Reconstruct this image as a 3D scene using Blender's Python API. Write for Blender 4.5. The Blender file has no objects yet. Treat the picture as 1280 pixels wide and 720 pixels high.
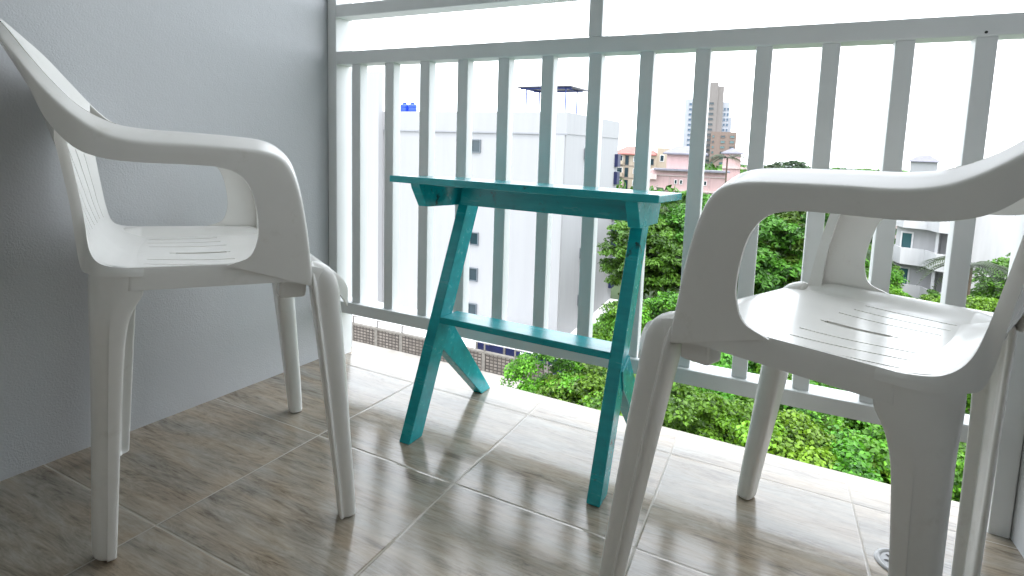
import bpy, bmesh, math, random
from mathutils import Vector, Matrix, Euler
import numpy as np
random.seed(7)
SC = bpy.context.scene
COL = SC.collection
R_ = math.radians

# ------------------------------------------------------------------ helpers
def link(o):
    COL.objects.link(o); return o

def tag(o, label, cat, group=None):
    o['label'] = label; o['category'] = cat
    if group: o['group'] = group
    return o

def empty(name, loc, label, cat, group=None, rz=0.0, mat=None):
    o = link(bpy.data.objects.new(name, None))
    o.empty_display_size = .1
    if mat is not None: o.matrix_world = mat
    else:
        o.location = loc; o.rotation_euler = (0, 0, rz)
    return tag(o, label, cat, group)

def mesh_obj(name, verts, faces, mat, parent=None, smooth=False, mats=None, fm=None):
    me = bpy.data.meshes.new(name)
    me.from_pydata([tuple(v) for v in verts], [], [tuple(f) for f in faces])
    if mats:
        for m in mats: me.materials.append(m)
        me.polygons.foreach_set('material_index', fm)
    elif mat: me.materials.append(mat)
    if smooth: me.polygons.foreach_set('use_smooth', [True]*len(me.polygons))
    me.update()
    o = link(bpy.data.objects.new(name, me))
    if parent: o.parent = parent
    return o

def bm_obj(name, bm, mat, parent=None, smooth=False):
    me = bpy.data.meshes.new(name)
    bmesh.ops.recalc_face_normals(bm, faces=bm.faces[:])
    bm.to_mesh(me); bm.free()
    if mat: me.materials.append(mat)
    if smooth: me.polygons.foreach_set('use_smooth', [True]*len(me.polygons))
    o = link(bpy.data.objects.new(name, me))
    if parent: o.parent = parent
    return o

def add_box(bm, x0, x1, y0, y1, z0, z1, bev=0.0, seg=2):
    r = bmesh.ops.create_cube(bm, size=1.0)
    vs = r['verts']
    for v in vs:
        v.co = Vector(((x0+x1)/2 + v.co.x*(x1-x0), (y0+y1)/2 + v.co.y*(y1-y0), (z0+z1)/2 + v.co.z*(z1-z0)))
    if bev > 0:
        es = list({e for v in vs for e in v.link_edges})
        bmesh.ops.bevel(bm, geom=es, offset=bev, segments=seg, profile=.5, affect='EDGES')

def box(name, x0, x1, y0, y1, z0, z1, mat, parent=None, bev=0.0):
    bm = bmesh.new(); add_box(bm, x0, x1, y0, y1, z0, z1, bev)
    return bm_obj(name, bm, mat, parent)

def add_prism(bm, prof, axis, a, b, bev=0.0):
    """extrude a closed 2D profile along axis ('x': prof=(y,z), 'y': prof=(x,z), 'z': prof=(x,y)) from a to b"""
    def P(p, t):
        return {'x': (t, p[0], p[1]), 'y': (p[0], t, p[1]), 'z': (p[0], p[1], t)}[axis]
    va = [bm.verts.new(P(p, a)) for p in prof]; vb = [bm.verts.new(P(p, b)) for p in prof]
    n = len(prof)
    fs = [bm.faces.new(va[::-1]), bm.faces.new(vb)]
    for i in range(n):
        fs.append(bm.faces.new((va[i], va[(i+1) % n], vb[(i+1) % n], vb[i])))
    if bev > 0:
        es = list({e for f in fs for e in f.edges})
        bmesh.ops.bevel(bm, geom=es, offset=bev, segments=2, profile=.5, affect='EDGES')

def prism(name, prof, axis, a, b, mat, parent=None, bev=0.0):
    bm = bmesh.new(); add_prism(bm, prof, axis, a, b, bev); return bm_obj(name, bm, mat, parent)

def add_cyl(bm, p0, p1, r0, r1=None, n=12, caps=True):
    r1 = r0 if r1 is None else r1
    p0, p1 = Vector(p0), Vector(p1); d = (p1-p0).normalized()
    u = d.orthogonal().normalized(); w = d.cross(u)
    A = [bm.verts.new(p0+(u*math.cos(2*math.pi*i/n)+w*math.sin(2*math.pi*i/n))*r0) for i in range(n)]
    B = [bm.verts.new(p1+(u*math.cos(2*math.pi*i/n)+w*math.sin(2*math.pi*i/n))*r1) for i in range(n)]
    for i in range(n): bm.faces.new((A[i], A[(i+1) % n], B[(i+1) % n], B[i]))
    if caps: bm.faces.new(A[::-1]); bm.faces.new(B)

def interp(keys, n, dim=3):
    """Catmull-Rom through keys, resampled to n points uniformly in arc length"""
    K = [np.array(k, float) for k in keys]
    P = [2*K[0]-K[1]] + K + [2*K[-1]-K[-2]]
    pts = []
    for i in range(1, len(P)-2):
        for t in np.linspace(0, 1, 16, endpoint=False):
            a, b, c, d = P[i-1:i+3]
            pts.append(.5*((2*b)+(-a+c)*t+(2*a-5*b+4*c-d)*t*t+(-a+3*b-3*c+d)*t**3))
    pts.append(K[-1]); pts = np.array(pts)
    return pts

def resample(keys, n):
    pts = interp(keys, n)
    s = np.concatenate([[0], np.cumsum(np.linalg.norm(np.diff(pts, axis=0), axis=1))])
    t = np.linspace(0, s[-1], n)
    return np.array([np.interp(t, s, pts[:, k]) for k in range(pts.shape[1])]).T

def keyparam(keys, n):
    """Catmull-Rom sampled uniformly in KEY index (keeps several curves in step)"""
    pts = interp(keys, n); m = len(pts)
    t = np.linspace(0, m-1, n)
    return np.array([np.interp(t, np.arange(m), pts[:, k]) for k in range(pts.shape[1])]).T

def grid_faces(nr, nc, closed=False, keep=None):
    f = []
    for i in range(nr-1):
        for j in range(nc if closed else nc-1):
            if keep is None or keep(i, j):
                j2 = (j+1) % nc
                f.append((i*nc+j, i*nc+j2, (i+1)*nc+j2, (i+1)*nc+j))
    return f

# ------------------------------------------------------------------ materials
class NT:
    def __init__(s, name):
        s.m = bpy.data.materials.new(name); s.m.use_nodes = True
        s.t = s.m.node_tree; s.n = s.t.nodes; s.b = s.n['Principled BSDF']; s.out = s.n['Material Output']
    def add(s, typ, **kw):
        n = s.n.new(typ)
        for k, v in kw.items():
            if k in n.inputs.keys() if hasattr(n.inputs, 'keys') else False: n.inputs[k].default_value = v
            else: setattr(n, k, v)
        return n
    def l(s, a, b): s.t.links.new(a, b)
    def coord(s, kind='Object', scale=(1, 1, 1), loc=(0, 0, 0), rot=(0, 0, 0)):
        tc = s.n.new('ShaderNodeTexCoord'); mp = s.n.new('ShaderNodeMapping')
        mp.inputs['Scale'].default_value = scale; mp.inputs['Location'].default_value = loc; mp.inputs['Rotation'].default_value = rot
        s.l(tc.outputs[kind], mp.inputs['Vector']); return mp.outputs['Vector']
    def noise(s, vec, scale, detail=4, rough=.55):
        n = s.n.new('ShaderNodeTexNoise'); n.inputs['Scale'].default_value = scale
        n.inputs['Detail'].default_value = detail; n.inputs['Roughness'].default_value = rough
        if vec is not None: s.l(vec, n.inputs['Vector'])
        return n.outputs['Fac']
    def ramp(s, fac, stops):
        r = s.n.new('ShaderNodeValToRGB'); e = r.color_ramp.elements
        while len(e) < len(stops): e.new(.5)
        for i, (p, c) in enumerate(stops):
            e[i].position = p; e[i].color = (c if len(c) == 4 else (*c, 1)) if not isinstance(c, (int, float)) else (c, c, c, 1)
        s.l(fac, r.inputs['Fac']); return r.outputs['Color']
    def math(s, op, a, b=None, c=None):
        n = s.n.new('ShaderNodeMath'); n.operation = op
        for i, v in enumerate((a, b, c)):
            if v is None: continue
            if isinstance(v, (int, float)): n.inputs[i].default_value = v
            else: s.l(v, n.inputs[i])
        return n.outputs[0]
    def mix(s, fac, a, b, typ='MIX'):
        n = s.n.new('ShaderNodeMix'); n.data_type = 'RGBA'; n.blend_type = typ
        for sock, v in ((n.inputs['Factor'], fac), (n.inputs['A'], a), (n.inputs['B'], b)):
            if isinstance(v, (int, float)): sock.default_value = v
            elif isinstance(v, tuple): sock.default_value = v if len(v) == 4 else (*v, 1)
            else: s.l(v, sock)
        # colour sockets share names with the float ones: resolve explicitly
        return n.outputs['Result']
    def bump(s, h, strength, dist):
        n = s.n.new('ShaderNodeBump'); n.inputs['Strength'].default_value = strength; n.inputs['Distance'].default_value = dist
        s.l(h, n.inputs['Height']); s.l(n.outputs['Normal'], s.b.inputs['Normal']); return n

def mixrgb(s, fac, a, b, typ='MIX'):
    n = s.n.new('ShaderNodeMixRGB'); n.blend_type = typ
    for sock, v in zip(n.inputs, (fac, a, b)):
        if isinstance(v, (int, float)): sock.default_value = v
        elif isinstance(v, tuple): sock.default_value = v if len(v) == 4 else (*v, 1)
        else: s.l(v, sock)
    return n.outputs[0]

def paint(name, col, rough=.5, var=.08, scale=3.0, bump=.0, bscale=200., spec=.5):
    s = NT(name); v = s.coord()
    f = s.noise(v, scale, 5)
    d = tuple(c*(1-var) for c in col); u = tuple(min(1, c*(1+var)) for c in col)
    s.l(s.ramp(f, [(.3, d), (.7, u)]), s.b.inputs['Base Color'])
    s.b.inputs['Roughness'].default_value = rough; s.b.inputs['Specular IOR Level'].default_value = spec
    if bump: s.bump(s.noise(v, bscale, 3), .5, bump)
    return s.m

def m_plastic():
    s = NT('white_plastic'); v = s.coord()
    f = s.noise(v, 9, 4); f2 = s.noise(v, 60, 3)
    st = s.noise(s.coord(loc=(3, 1, 2)), 22, 6, .7)
    c = s.ramp(f, [(.3, (.76, .745, .71)), (.7, (.80, .785, .75))])
    c = mixrgb(s, s.math('MULTIPLY', s.ramp(st, [(.56, 0.), (.72, .35)]), s.ramp(f, [(.45, 0.), (.6, 1.)])), c, (.50, .46, .38))
    s.l(c, s.b.inputs['Base Color'])
    s.b.inputs['Roughness'].default_value = .24
    return s.m

def m_wall():
    s = NT('grey_plaster'); v = s.coord()
    big = s.noise(v, 1.3, 4); fine = s.noise(v, 240, 4, .6); mid = s.noise(v, 40, 5, .6)
    c = s.ramp(big, [(.25, (.485, .495, .508)), (.75, (.535, .545, .558))])
    s.l(c, s.b.inputs['Base Color']); s.b.inputs['Roughness'].default_value = .62
    s.bump(s.math('ADD', s.math('MULTIPLY', fine, .8), s.math('MULTIPLY', mid, .6)), .45, .0026)
    return s.m

def m_rail():
    s = NT('white_gloss_paint'); v = s.coord()
    f = s.noise(v, 6, 5); st = s.noise(s.coord(scale=(300, 300, 8)), 1, 3)
    c = s.ramp(f, [(.3, (.72, .735, .73)), (.7, (.78, .79, .785))])
    s.l(c, s.b.inputs['Base Color']); s.b.inputs['Roughness'].default_value = .42
    s.bump(s.math('ADD', st, s.noise(v, 120, 3)), .25, .0006)
    return s.m

def m_teal():
    s = NT('teal_paint'); v = s.coord(scale=(2.0, 14, 14))
    f = s.noise(v, 3, 6, .6); v2 = s.coord(); sp = s.noise(v2, 28, 8, .7); big = s.noise(v2, 5, 4)
    c = s.ramp(f, [(.25, (.003, .275, .305)), (.55, (.006, .365, .40)), (.8, (.02, .44, .465))])
    wear = s.math('MULTIPLY', s.ramp(sp, [(.57, 0.), (.64, 1.)]), s.ramp(big, [(.50, 0.), (.62, .9)]))
    c = mixrgb(s, wear, c, (.02, .05, .045))
    s.l(c, s.b.inputs['Base Color'])
    s.l(s.ramp(f, [(.3, .16), (.7, .30)]), s.b.inputs['Roughness'])
    s.bump(s.math('ADD', f, s.math('MULTIPLY', sp, .4)), .5, .0015)
    return s.m

TA0, TL1, TS = .3894, -.1509, .4
def m_floor():
    s = NT('wood_grain_tile'); tc = s.n.new('ShaderNodeTexCoord'); sep = s.n.new('ShaderNodeSeparateXYZ')
    s.l(tc.outputs['Object'], sep.inputs[0]); X, Y = sep.outputs[0], sep.outputs[1]
    ux = s.math('DIVIDE', s.math('SUBTRACT', X, TA0), TS); uy = s.math('DIVIDE', s.math('SUBTRACT', Y, TL1), TS)
    ix = s.math('FLOOR', ux); iy = s.math('FLOOR', uy)
    def edge(u, i):
        fr = s.math('SUBTRACT', u, i); return s.math('SUBTRACT', .5, s.math('ABSOLUTE', s.math('SUBTRACT', fr, .5)))
    e = s.math('MULTIPLY', s.math('MINIMUM', edge(ux, ix), edge(uy, iy)), TS)       # metres to nearest joint
    grout = s.math('LESS_THAN', e, .0017)
    soft = s.n.new('ShaderNodeMapRange'); soft.inputs[1].default_value = .0012; soft.inputs[2].default_value = .0042
    s.l(e, soft.inputs[0])
    wn = s.n.new('ShaderNodeTexWhiteNoise'); wn.noise_dimensions = '2D'
    cb = s.n.new('ShaderNodeCombineXYZ'); s.l(ix, cb.inputs[0]); s.l(iy, cb.inputs[1]); s.l(cb.outputs[0], wn.inputs['Vector'])
    off = s.n.new('ShaderNodeVectorMath'); off.operation = 'MULTIPLY_ADD'
    s.l(wn.outputs['Color'], off.inputs[0]); off.inputs[1].default_value = (17, 11, 5); s.l(tc.outputs['Object'], off.inputs[2])
    mp = s.n.new('ShaderNodeMapping'); mp.inputs['Scale'].default_value = (2.0, 12, 1); s.l(off.outputs[0], mp.inputs['Vector'])
    mp2 = s.n.new('ShaderNodeMapping'); mp2.inputs['Scale'].default_value = (7, 95, 1); s.l(off.outputs[0], mp2.inputs['Vector'])
    mp3 = s.n.new('ShaderNodeMapping'); mp3.inputs['Scale'].default_value = (2.6, 12, 1); s.l(off.outputs[0], mp3.inputs['Vector'])
    g1 = s.noise(mp.outputs[0], 2.4, 10, .72); g2 = s.noise(mp2.outputs[0], 2.6, 6, .7)
    wv = s.n.new('ShaderNodeTexNoise'); wv.inputs['Scale'].default_value = 2.0; wv.inputs['Detail'].default_value = 9; wv.inputs['Roughness'].default_value = .68; wv.inputs['Distortion'].default_value = 4.5
    s.l(mp3.outputs[0], wv.inputs['Vector'])
    g = s.math('ADD', s.math('MULTIPLY', g1, .46), s.math('MULTIPLY', g2, .22))
    g = s.math('ADD', g, s.math('MULTIPLY', wv.outputs['Fac'], .32))
    c = s.ramp(g, [(.395, (.150, .121, .092)), (.46, (.270, .228, .178)), (.525, (.352, .307, .248)), (.62, (.45, .402, .336))])
    tint = s.ramp(s.noise(mp3.outputs[0], 1.5, 3), [(.35, (1.06, .99, .90)), (.65, (.93, .98, 1.02))])
    c = mixrgb(s, 1.0, c, tint, 'MULTIPLY')
    c = mixrgb(s, grout, c, (.40, .36, .30))
    s.l(c, s.b.inputs['Base Color'])
    s.l(s.math('ADD', s.math('MULTIPLY', g, .14), s.math('ADD', .085, s.math('MULTIPLY', grout, .4))), s.b.inputs['Roughness'])
    s.b.inputs['Specular IOR Level'].default_value = .8
    # glaze: long ripples that blur and bend the reflections along the grain
    mpr = s.n.new('ShaderNodeMapping'); mpr.inputs['Scale'].default_value = (3, 22, 1); s.l(off.outputs[0], mpr.inputs['Vector'])
    rip = s.noise(mpr.outputs[0], 1.0, 3, .5)
    h = s.math('ADD', s.math('MULTIPLY', soft.outputs[0], .6), s.math('MULTIPLY', rip, .55))
    h = s.math('ADD', h, s.math('MULTIPLY', g2, .10))
    s.bump(h, .5, .0022)
    return s.m

def m_leaf(name, dark, light, yellow=.0):
    s = NT(name)
    at = s.n.new('ShaderNodeAttribute'); at.attribute_name = 'tone'
    f = s.math('MULTIPLY', at.outputs['Fac'], 1.0)
    c = s.ramp(f, [(.0, dark), (.6, light), (1., tuple(min(1, x*1.5+yellow) for x in light))])
    oi = s.n.new('ShaderNodeObjectInfo')
    hs = s.n.new('ShaderNodeHueSaturation')
    s.l(s.math('MULTIPLY_ADD', oi.outputs['Random'], .04, .465), hs.inputs['Hue'])
    s.l(s.math('MULTIPLY_ADD', oi.outputs['Random'], .4, .8), hs.inputs['Value'])
    s.l(c, hs.inputs['Color'])
    s.l(hs.outputs[0], s.b.inputs['Base Color'])
    s.b.inputs['Roughness'].default_value = .42; s.b.inputs['Specular IOR Level'].default_value = .35
    tr = s.n.new('ShaderNodeBsdfTranslucent'); s.l(hs.outputs[0], tr.inputs['Color'])
    mx = s.n.new('ShaderNodeMixShader'); mx.inputs[0].default_value = .3
    s.l(s.b.outputs[0], mx.inputs[1]); s.l(tr.outputs[0], mx.inputs[2]); s.l(mx.outputs[0], s.out.inputs['Surface'])
    return s.m

def m_facade(name, col, streak=.12):
    s = NT(name); v = s.coord(scale=(1.2, 1.2, .12)); f = s.noise(v, 1.5, 5, .6); b = s.noise(s.coord(), .25, 4)
    c = s.ramp(f, [(.35, tuple(x*(1-streak) for x in col)), (.65, col)])
    c = mixrgb(s, s.ramp(b, [(.4, 0.), (.75, .25)]), c, tuple(x*.9 for x in col))
    s.l(c, s.b.inputs['Base Color']); s.b.inputs['Roughness'].default_value = .8
    s.b.inputs['Specular IOR Level'].default_value = .2
    return s.m

def m_block():
    s = NT('grey_concrete_block'); tc = s.n.new('ShaderNodeTexCoord'); sp = s.n.new('ShaderNodeSeparateXYZ'); s.l(tc.outputs['Object'], sp.inputs[0])
    cb = s.n.new('ShaderNodeCombineXYZ'); s.l(sp.outputs[0], cb.inputs[0]); s.l(sp.outputs[2], cb.inputs[1])
    br = s.n.new('ShaderNodeTexBrick'); s.l(cb.outputs[0], br.inputs['Vector'])
    br.offset = 0.0
    br.inputs['Color1'].default_value = (.115, .10, .088, 1); br.inputs['Color2'].default_value = (.20, .178, .158, 1); br.inputs['Mortar'].default_value = (.035, .03, .027, 1)
    br.inputs['Scale'].default_value = 1; br.inputs['Brick Width'].default_value = .27; br.inputs['Row Height'].default_value = .2; br.inputs['Mortar Size'].default_value = .035
    st = s.noise(s.coord(scale=(2.5, 1, .5)), 1.2, 6, .7)
    c = mixrgb(s, s.ramp(st, [(.45, 0.), (.75, .7)]), br.outputs['Color'], (.09, .075, .06))
    s.l(c, s.b.inputs['Base Color']); s.b.inputs['Roughness'].default_value = .9
    s.bump(br.outputs['Fac'], .6, -.02)
    return s.m

def m_glass(name, col):
    s = NT(name); s.b.inputs['Base Color'].default_value = (*col, 1); s.b.inputs['Roughness'].default_value = .08
    s.b.inputs['Specular IOR Level'].default_value = .6
    return s.m

M = dict(
    plastic=m_plastic(), wall=m_wall(), rail=m_rail(), teal=m_teal(), floor=m_floor(),
    ceil=paint('white_ceiling_paint', (.78, .78, .77), .8), 
    chrome=paint('steel', (.42, .42, .42), .3, .1, 30), black=paint('dark_hole', (.012, .012, .012), .6),
    rubber=paint('screw_black', (.03, .03, .03), .5),
    facade=m_facade('white_render', (.32, .325, .335), .05), facade2=m_facade('white_render_pale', (.33, .335, .345), .05),  # facade2 is a slightly paler white render
    trim=m_facade('grey_render_trim', (.27, .28, .30)),
    frame=paint('window_frame_paint', (.10, .12, .14), .4), frame_w=paint('white_window_frame', (.7, .7, .7), .5),
    glass=m_glass('dark_glass', (.012, .03, .04)), glass_b=m_glass('blue_glass', (.03, .07, .12)), glass_g=m_glass('teal_glass', (.05, .12, .13)),
    tank=paint('blue_tank_plastic', (.008, .05, .52), .35, .12), bluesteel=paint('blue_steel_paint', (.012, .04, .24), .45),
    darkroof=paint('dark_sheet_roof', (.035, .036, .05), .5), navy=paint('dark_navy', (.006, .011, .06), .45, .25, 2.),
    sheet=paint('pale_sheet_roof', (.62, .63, .64), .5), block=m_block(), conc=paint('concrete', (.15, .14, .125), .9, .2, 4),
    steel_d=paint('weathered_bracket', (.16, .15, .14), .6),
    pink=m_facade('pink_render', (.50, .35, .345)), pinkl=m_facade('pale_pink_render', (.50, .41, .395)),
    greyroof=paint('grey_roof_tile', (.15, .15, .18), .8, .15, 1.), redroof=paint('red_roof_tile', (.27, .10, .085), .8, .2, 1.),
    beige=m_facade('beige_render', (.37, .315, .25)), beiged=m_facade('brown_grey_render', (.20, .17, .155)),
    facade_b=m_facade('bright_white_render', (.50, .50, .505)), towerw=m_facade('tower_white', (.34, .36, .40)), towerg=m_facade('tower_grey', (.20, .185, .178)), brown=m_facade('brown_render', (.20, .155, .135)),
    rose=m_facade('faded_rose_render', (.38, .24, .23)),
    bark=paint('bark', (.12, .09, .065), .9, .3, 8.), 
    leaf=m_leaf('green_leaves', (.018, .07, .006), (.075, .235, .014)), leafy=m_leaf('yellow_green_leaves', (.035, .11, .006), (.105, .275, .014), .01),
    leafd=m_leaf('dark_green_leaves', (.012, .046, .006), (.050, .155, .014)), palm=m_leaf('palm_fronds', (.006, .02, .004), (.02, .05, .010)),
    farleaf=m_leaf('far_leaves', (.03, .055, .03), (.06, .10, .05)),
    ground=paint('dry_grass_soil', (.025, .045, .014), .95, .4, .3), sea=paint('grey_sea_water', (.16, .22, .27), .2, .1, .02),
    door=paint('door_frame_white', (.7, .7, .7), .4), light_blocker=paint('pale_light_blocker', (.6, .58, .54), .9, .1, 6.),
    asphalt=paint('yard_concrete', (.28, .27, .25), .9, .2, .8),
)

# ------------------------------------------------------------------ camera
CX, CY, CZ = 1.3753, -1.5204, .7699
CR = np.array([[0.90179, 0.43109, 0.03051], [0.07403, -0.08447, -0.99367], [-0.42578, 0.89834, -0.10809]])
F0 = np.array([-0.42603139, 0.89832064, -0.10731861])           # viewing direction
# (camera rows are re-orthonormalised below)
fwd = Vector(F0).normalized()
rgt0 = fwd.cross(Vector((0, 0, 1))).normalized(); dn0 = fwd.cross(rgt0)
roll = R_(-1.795793)
rgt = rgt0*math.cos(roll) + dn0*math.sin(roll)
dn = fwd.cross(rgt)
cam = bpy.data.cameras.new('camera'); co = link(bpy.data.objects.new('camera', cam))
m3 = Matrix((rgt, -dn, -fwd)).transposed()
co.matrix_world = Matrix.Translation((CX, CY, CZ)) @ m3.to_4x4()
cam.sensor_width = 36; cam.lens = 19.1204; cam.shift_x = -.002676; cam.shift_y = -.083452
cam.clip_start = .02; cam.clip_end = 20000
SC.camera = co
PF, PX, PY = 679.836, 643.426, 253.182
def at(u, v, depth):
    return Vector((CX, CY, CZ)) + (rgt*((u-PX)/PF) + dn*((v-PY)/PF) + fwd)*depth

# ------------------------------------------------------------------ balcony (setting)
SLX, SLY, FZ0 = -.0110, -.0534, -.0009
def fz(x, y): return SLX*x + SLY*y + FZ0
FN = Vector((-SLX, -SLY, 1)).normalized()
W = 1.876
ST = 'structure'

def floor_slab():
    bm = bmesh.new(); y0, y1, x0, x1 = -2.6, 0.0, 0.0, W
    ys = [y0, y1-.006, y1]
    t = [(x0, y0), (x1, y0), (x1, y1-.008), (x0, y1-.008)]
    top = [bm.verts.new((x, y, fz(x, y))) for x, y in t]
    e1 = [bm.verts.new((x, y1-.002, fz(x, y1)-.002)) for x in (x1, x0)]
    e2 = [bm.verts.new((x, y1, fz(x, y1)-.009)) for x in (x1, x0)]
    bot = [bm.verts.new((x, y, fz(x, y)-.16)) for x, y in ((x0, y0), (x1, y0), (x1, y1), (x0, y1))]
    bm.faces.new(top); bm.faces.new((top[2], e1[0], e1[1], top[3])[::-1]); bm.faces.new((e1[0], e2[0], e2[1], e1[1])[::-1])
    bm.faces.new((e2[0], bot[2], bot[3], e2[1])); bm.faces.new(bot[::-1])
    bm.faces.new((top[0], bot[0], bot[1], top[1])); 
    bm.faces.new((top[1], bot[1], bot[2], e2[0], e1[0], top[2])); bm.faces.new((top[0], top[3], e1[1], e2[1], bot[3], bot[0]))
    o = bm_obj('balcony_floor', bm, M['floor']); o['kind'] = ST
floor_slab()
o = box('balcony_ceiling', 0, W, -2.6, .12, 2.62, 2.80, M['ceil']); o['kind'] = ST
tag(box('wall', -.16, 0.0, -2.6, .0, -.3, 2.8, M['wall']), 'grey plastered balcony wall behind the left chair', 'wall')
tag(box('wall', W, W+.16, -2.6, .0, -.3, 2.8, M['wall']), 'grey balcony wall edge behind the backrest of the right chair', 'wall')
def room_front():
    bw = empty('room_front_wall', (W/2, -2.62, 0), 'unseen white room wall behind the viewer, doorway closed by an added sheet that blocks light', 'wall')
    bm = bmesh.new(); y0, y1 = -2.76+2.62, -2.603+2.62; h = W/2
    add_box(bm, -h-.16, -DW, y0, y1, -.3, 2.8); add_box(bm, DW, h+.16, y0, y1, -.3, 2.8); add_box(bm, -DW+.001, DW-.001, y0, y1, 2.2, 2.8)
    bm_obj('wall_panel', bm, M['ceil'], bw)
    bm = bmesh.new(); add_box(bm, -DW, DW, -.14, -.12, -.3, 2.2); bm_obj('light_blocker', bm, M['light_blocker'], bw)  # unseen sheet added across the doorway to cut light from behind the camera
DW = .70
room_front()
def loc_box(name, x0, x1, y0, y1, z0, z1, mat, par, bev=0.):
    lx, ly, lz = par.location
    return box(name, x0-lx, x1-lx, y0-ly, y1-ly, z0-lz, z1-lz, mat, par, bev)

# ------------------------------------------------------------------ railing
RYF, RYR = -.1173, -.0445
BYF, BYR = -.1028, -.0660
rail = empty('balcony_railing', (W/2, -.08, 0), 'white painted balcony railing with square upright bars', 'railing')
def rbox(name, *a, bev=.0025): return loc_box(name, *a, M['rail'], rail, bev)
rbox('post', 0.0015, .0382, RYF, RYR, fz(0, -.08)-.01, 2.62)
rbox('post', W-.0382, W-.0015, RYF, RYR, fz(W, -.08)-.01, 2.62)
rbox('handrail', .0382, W-.0382, RYF, RYR-.008, 1.0134, 1.0548)
rbox('bottom_rail', .0382, W-.0382, RYF, RYR-.008, .1696, .2097)
BX, BS, BW = .0923, .13595, .03554
mx0 = BX+6*BS
rbox('mullion', mx0, mx0+BW+.0015, RYF, RYR-.010, 1.0555, 2.62)
rbox('upper_rail', .0382, mx0, RYF+.0006, RYR-.010, 1.1653, 1.2050)
b0 = None
for i in range(13):
    x = BX+i*BS
    if b0 is None:
        b0 = rbox('baluster', x, x+BW, BYF, BYR, .2092, 1.0139, bev=.002)
        bx0 = x
    else:
        b = b0.copy(); link(b); b.parent = rail; b.location = (x-bx0, 0, 0)
sc = bmesh.new(); add_cyl(sc, (1.7345-W/2, RYF+.001+.08, 1.0195), (1.7345-W/2, RYF-.0012+.08, 1.0195), .0028, n=10)
bm_obj('screw', sc, M['rubber'], rail)

# ------------------------------------------------------------------ floor drain
dp = Vector((1.648, -.335, 0)); dp.z = fz(dp.x, dp.y)
dmat = Matrix.Translation(dp) @ FN.to_track_quat('Z', 'Y').to_matrix().to_4x4() @ Matrix.Scale(.88, 4)
dr = empty('floor_drain', None, 'round steel drain with oval holes set in the tiles by the right chair', 'drain', mat=dmat)
def drain():
    n = 48; prof = [(.050, .0005), (.049, .003), (.044, .0045), (.040, .003), (.038, .0012)]
    v = [(r*math.cos(2*math.pi*i/n), r*math.sin(2*math.pi*i/n), z) for r, z in prof for i in range(n)]
    mesh_obj('rim', v, grid_faces(len(prof), n, True), M['chrome'], dr, True)
    bm = bmesh.new(); add_cyl(bm, (0, 0, .0002), (0, 0, .0016), .038, n=48); bm_obj('grate', bm, M['chrome'], dr)
    for a in range(8):
        bm = bmesh.new(); c, s_ = math.cos(a*math.pi/4+.3), math.sin(a*math.pi/4+.3)
        vs = [bm.verts.new((.023*c + .0095*math.cos(t)*c-.0045*math.sin(t)*s_, .023*s_+.0095*math.cos(t)*s_+.0045*math.sin(t)*c, .0021)) for t in np.linspace(0, 2*math.pi, 18, endpoint=False)]
        bm.faces.new(vs); bm_obj('hole', bm, M['black'], dr)
drain()

# ------------------------------------------------------------------ plastic armchair (local: x right, y forward, z up)
def solid(o, t, off=0):
    off = 0
    md = o.modifiers.new('thickness', 'SOLIDIFY'); md.thickness = t; md.offset = off; md.use_even_offset = False
    es = o.modifiers.new('crisp_rim', 'EDGE_SPLIT'); es.split_angle = R_(48); es.use_edge_sharp = False
    return o

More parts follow.
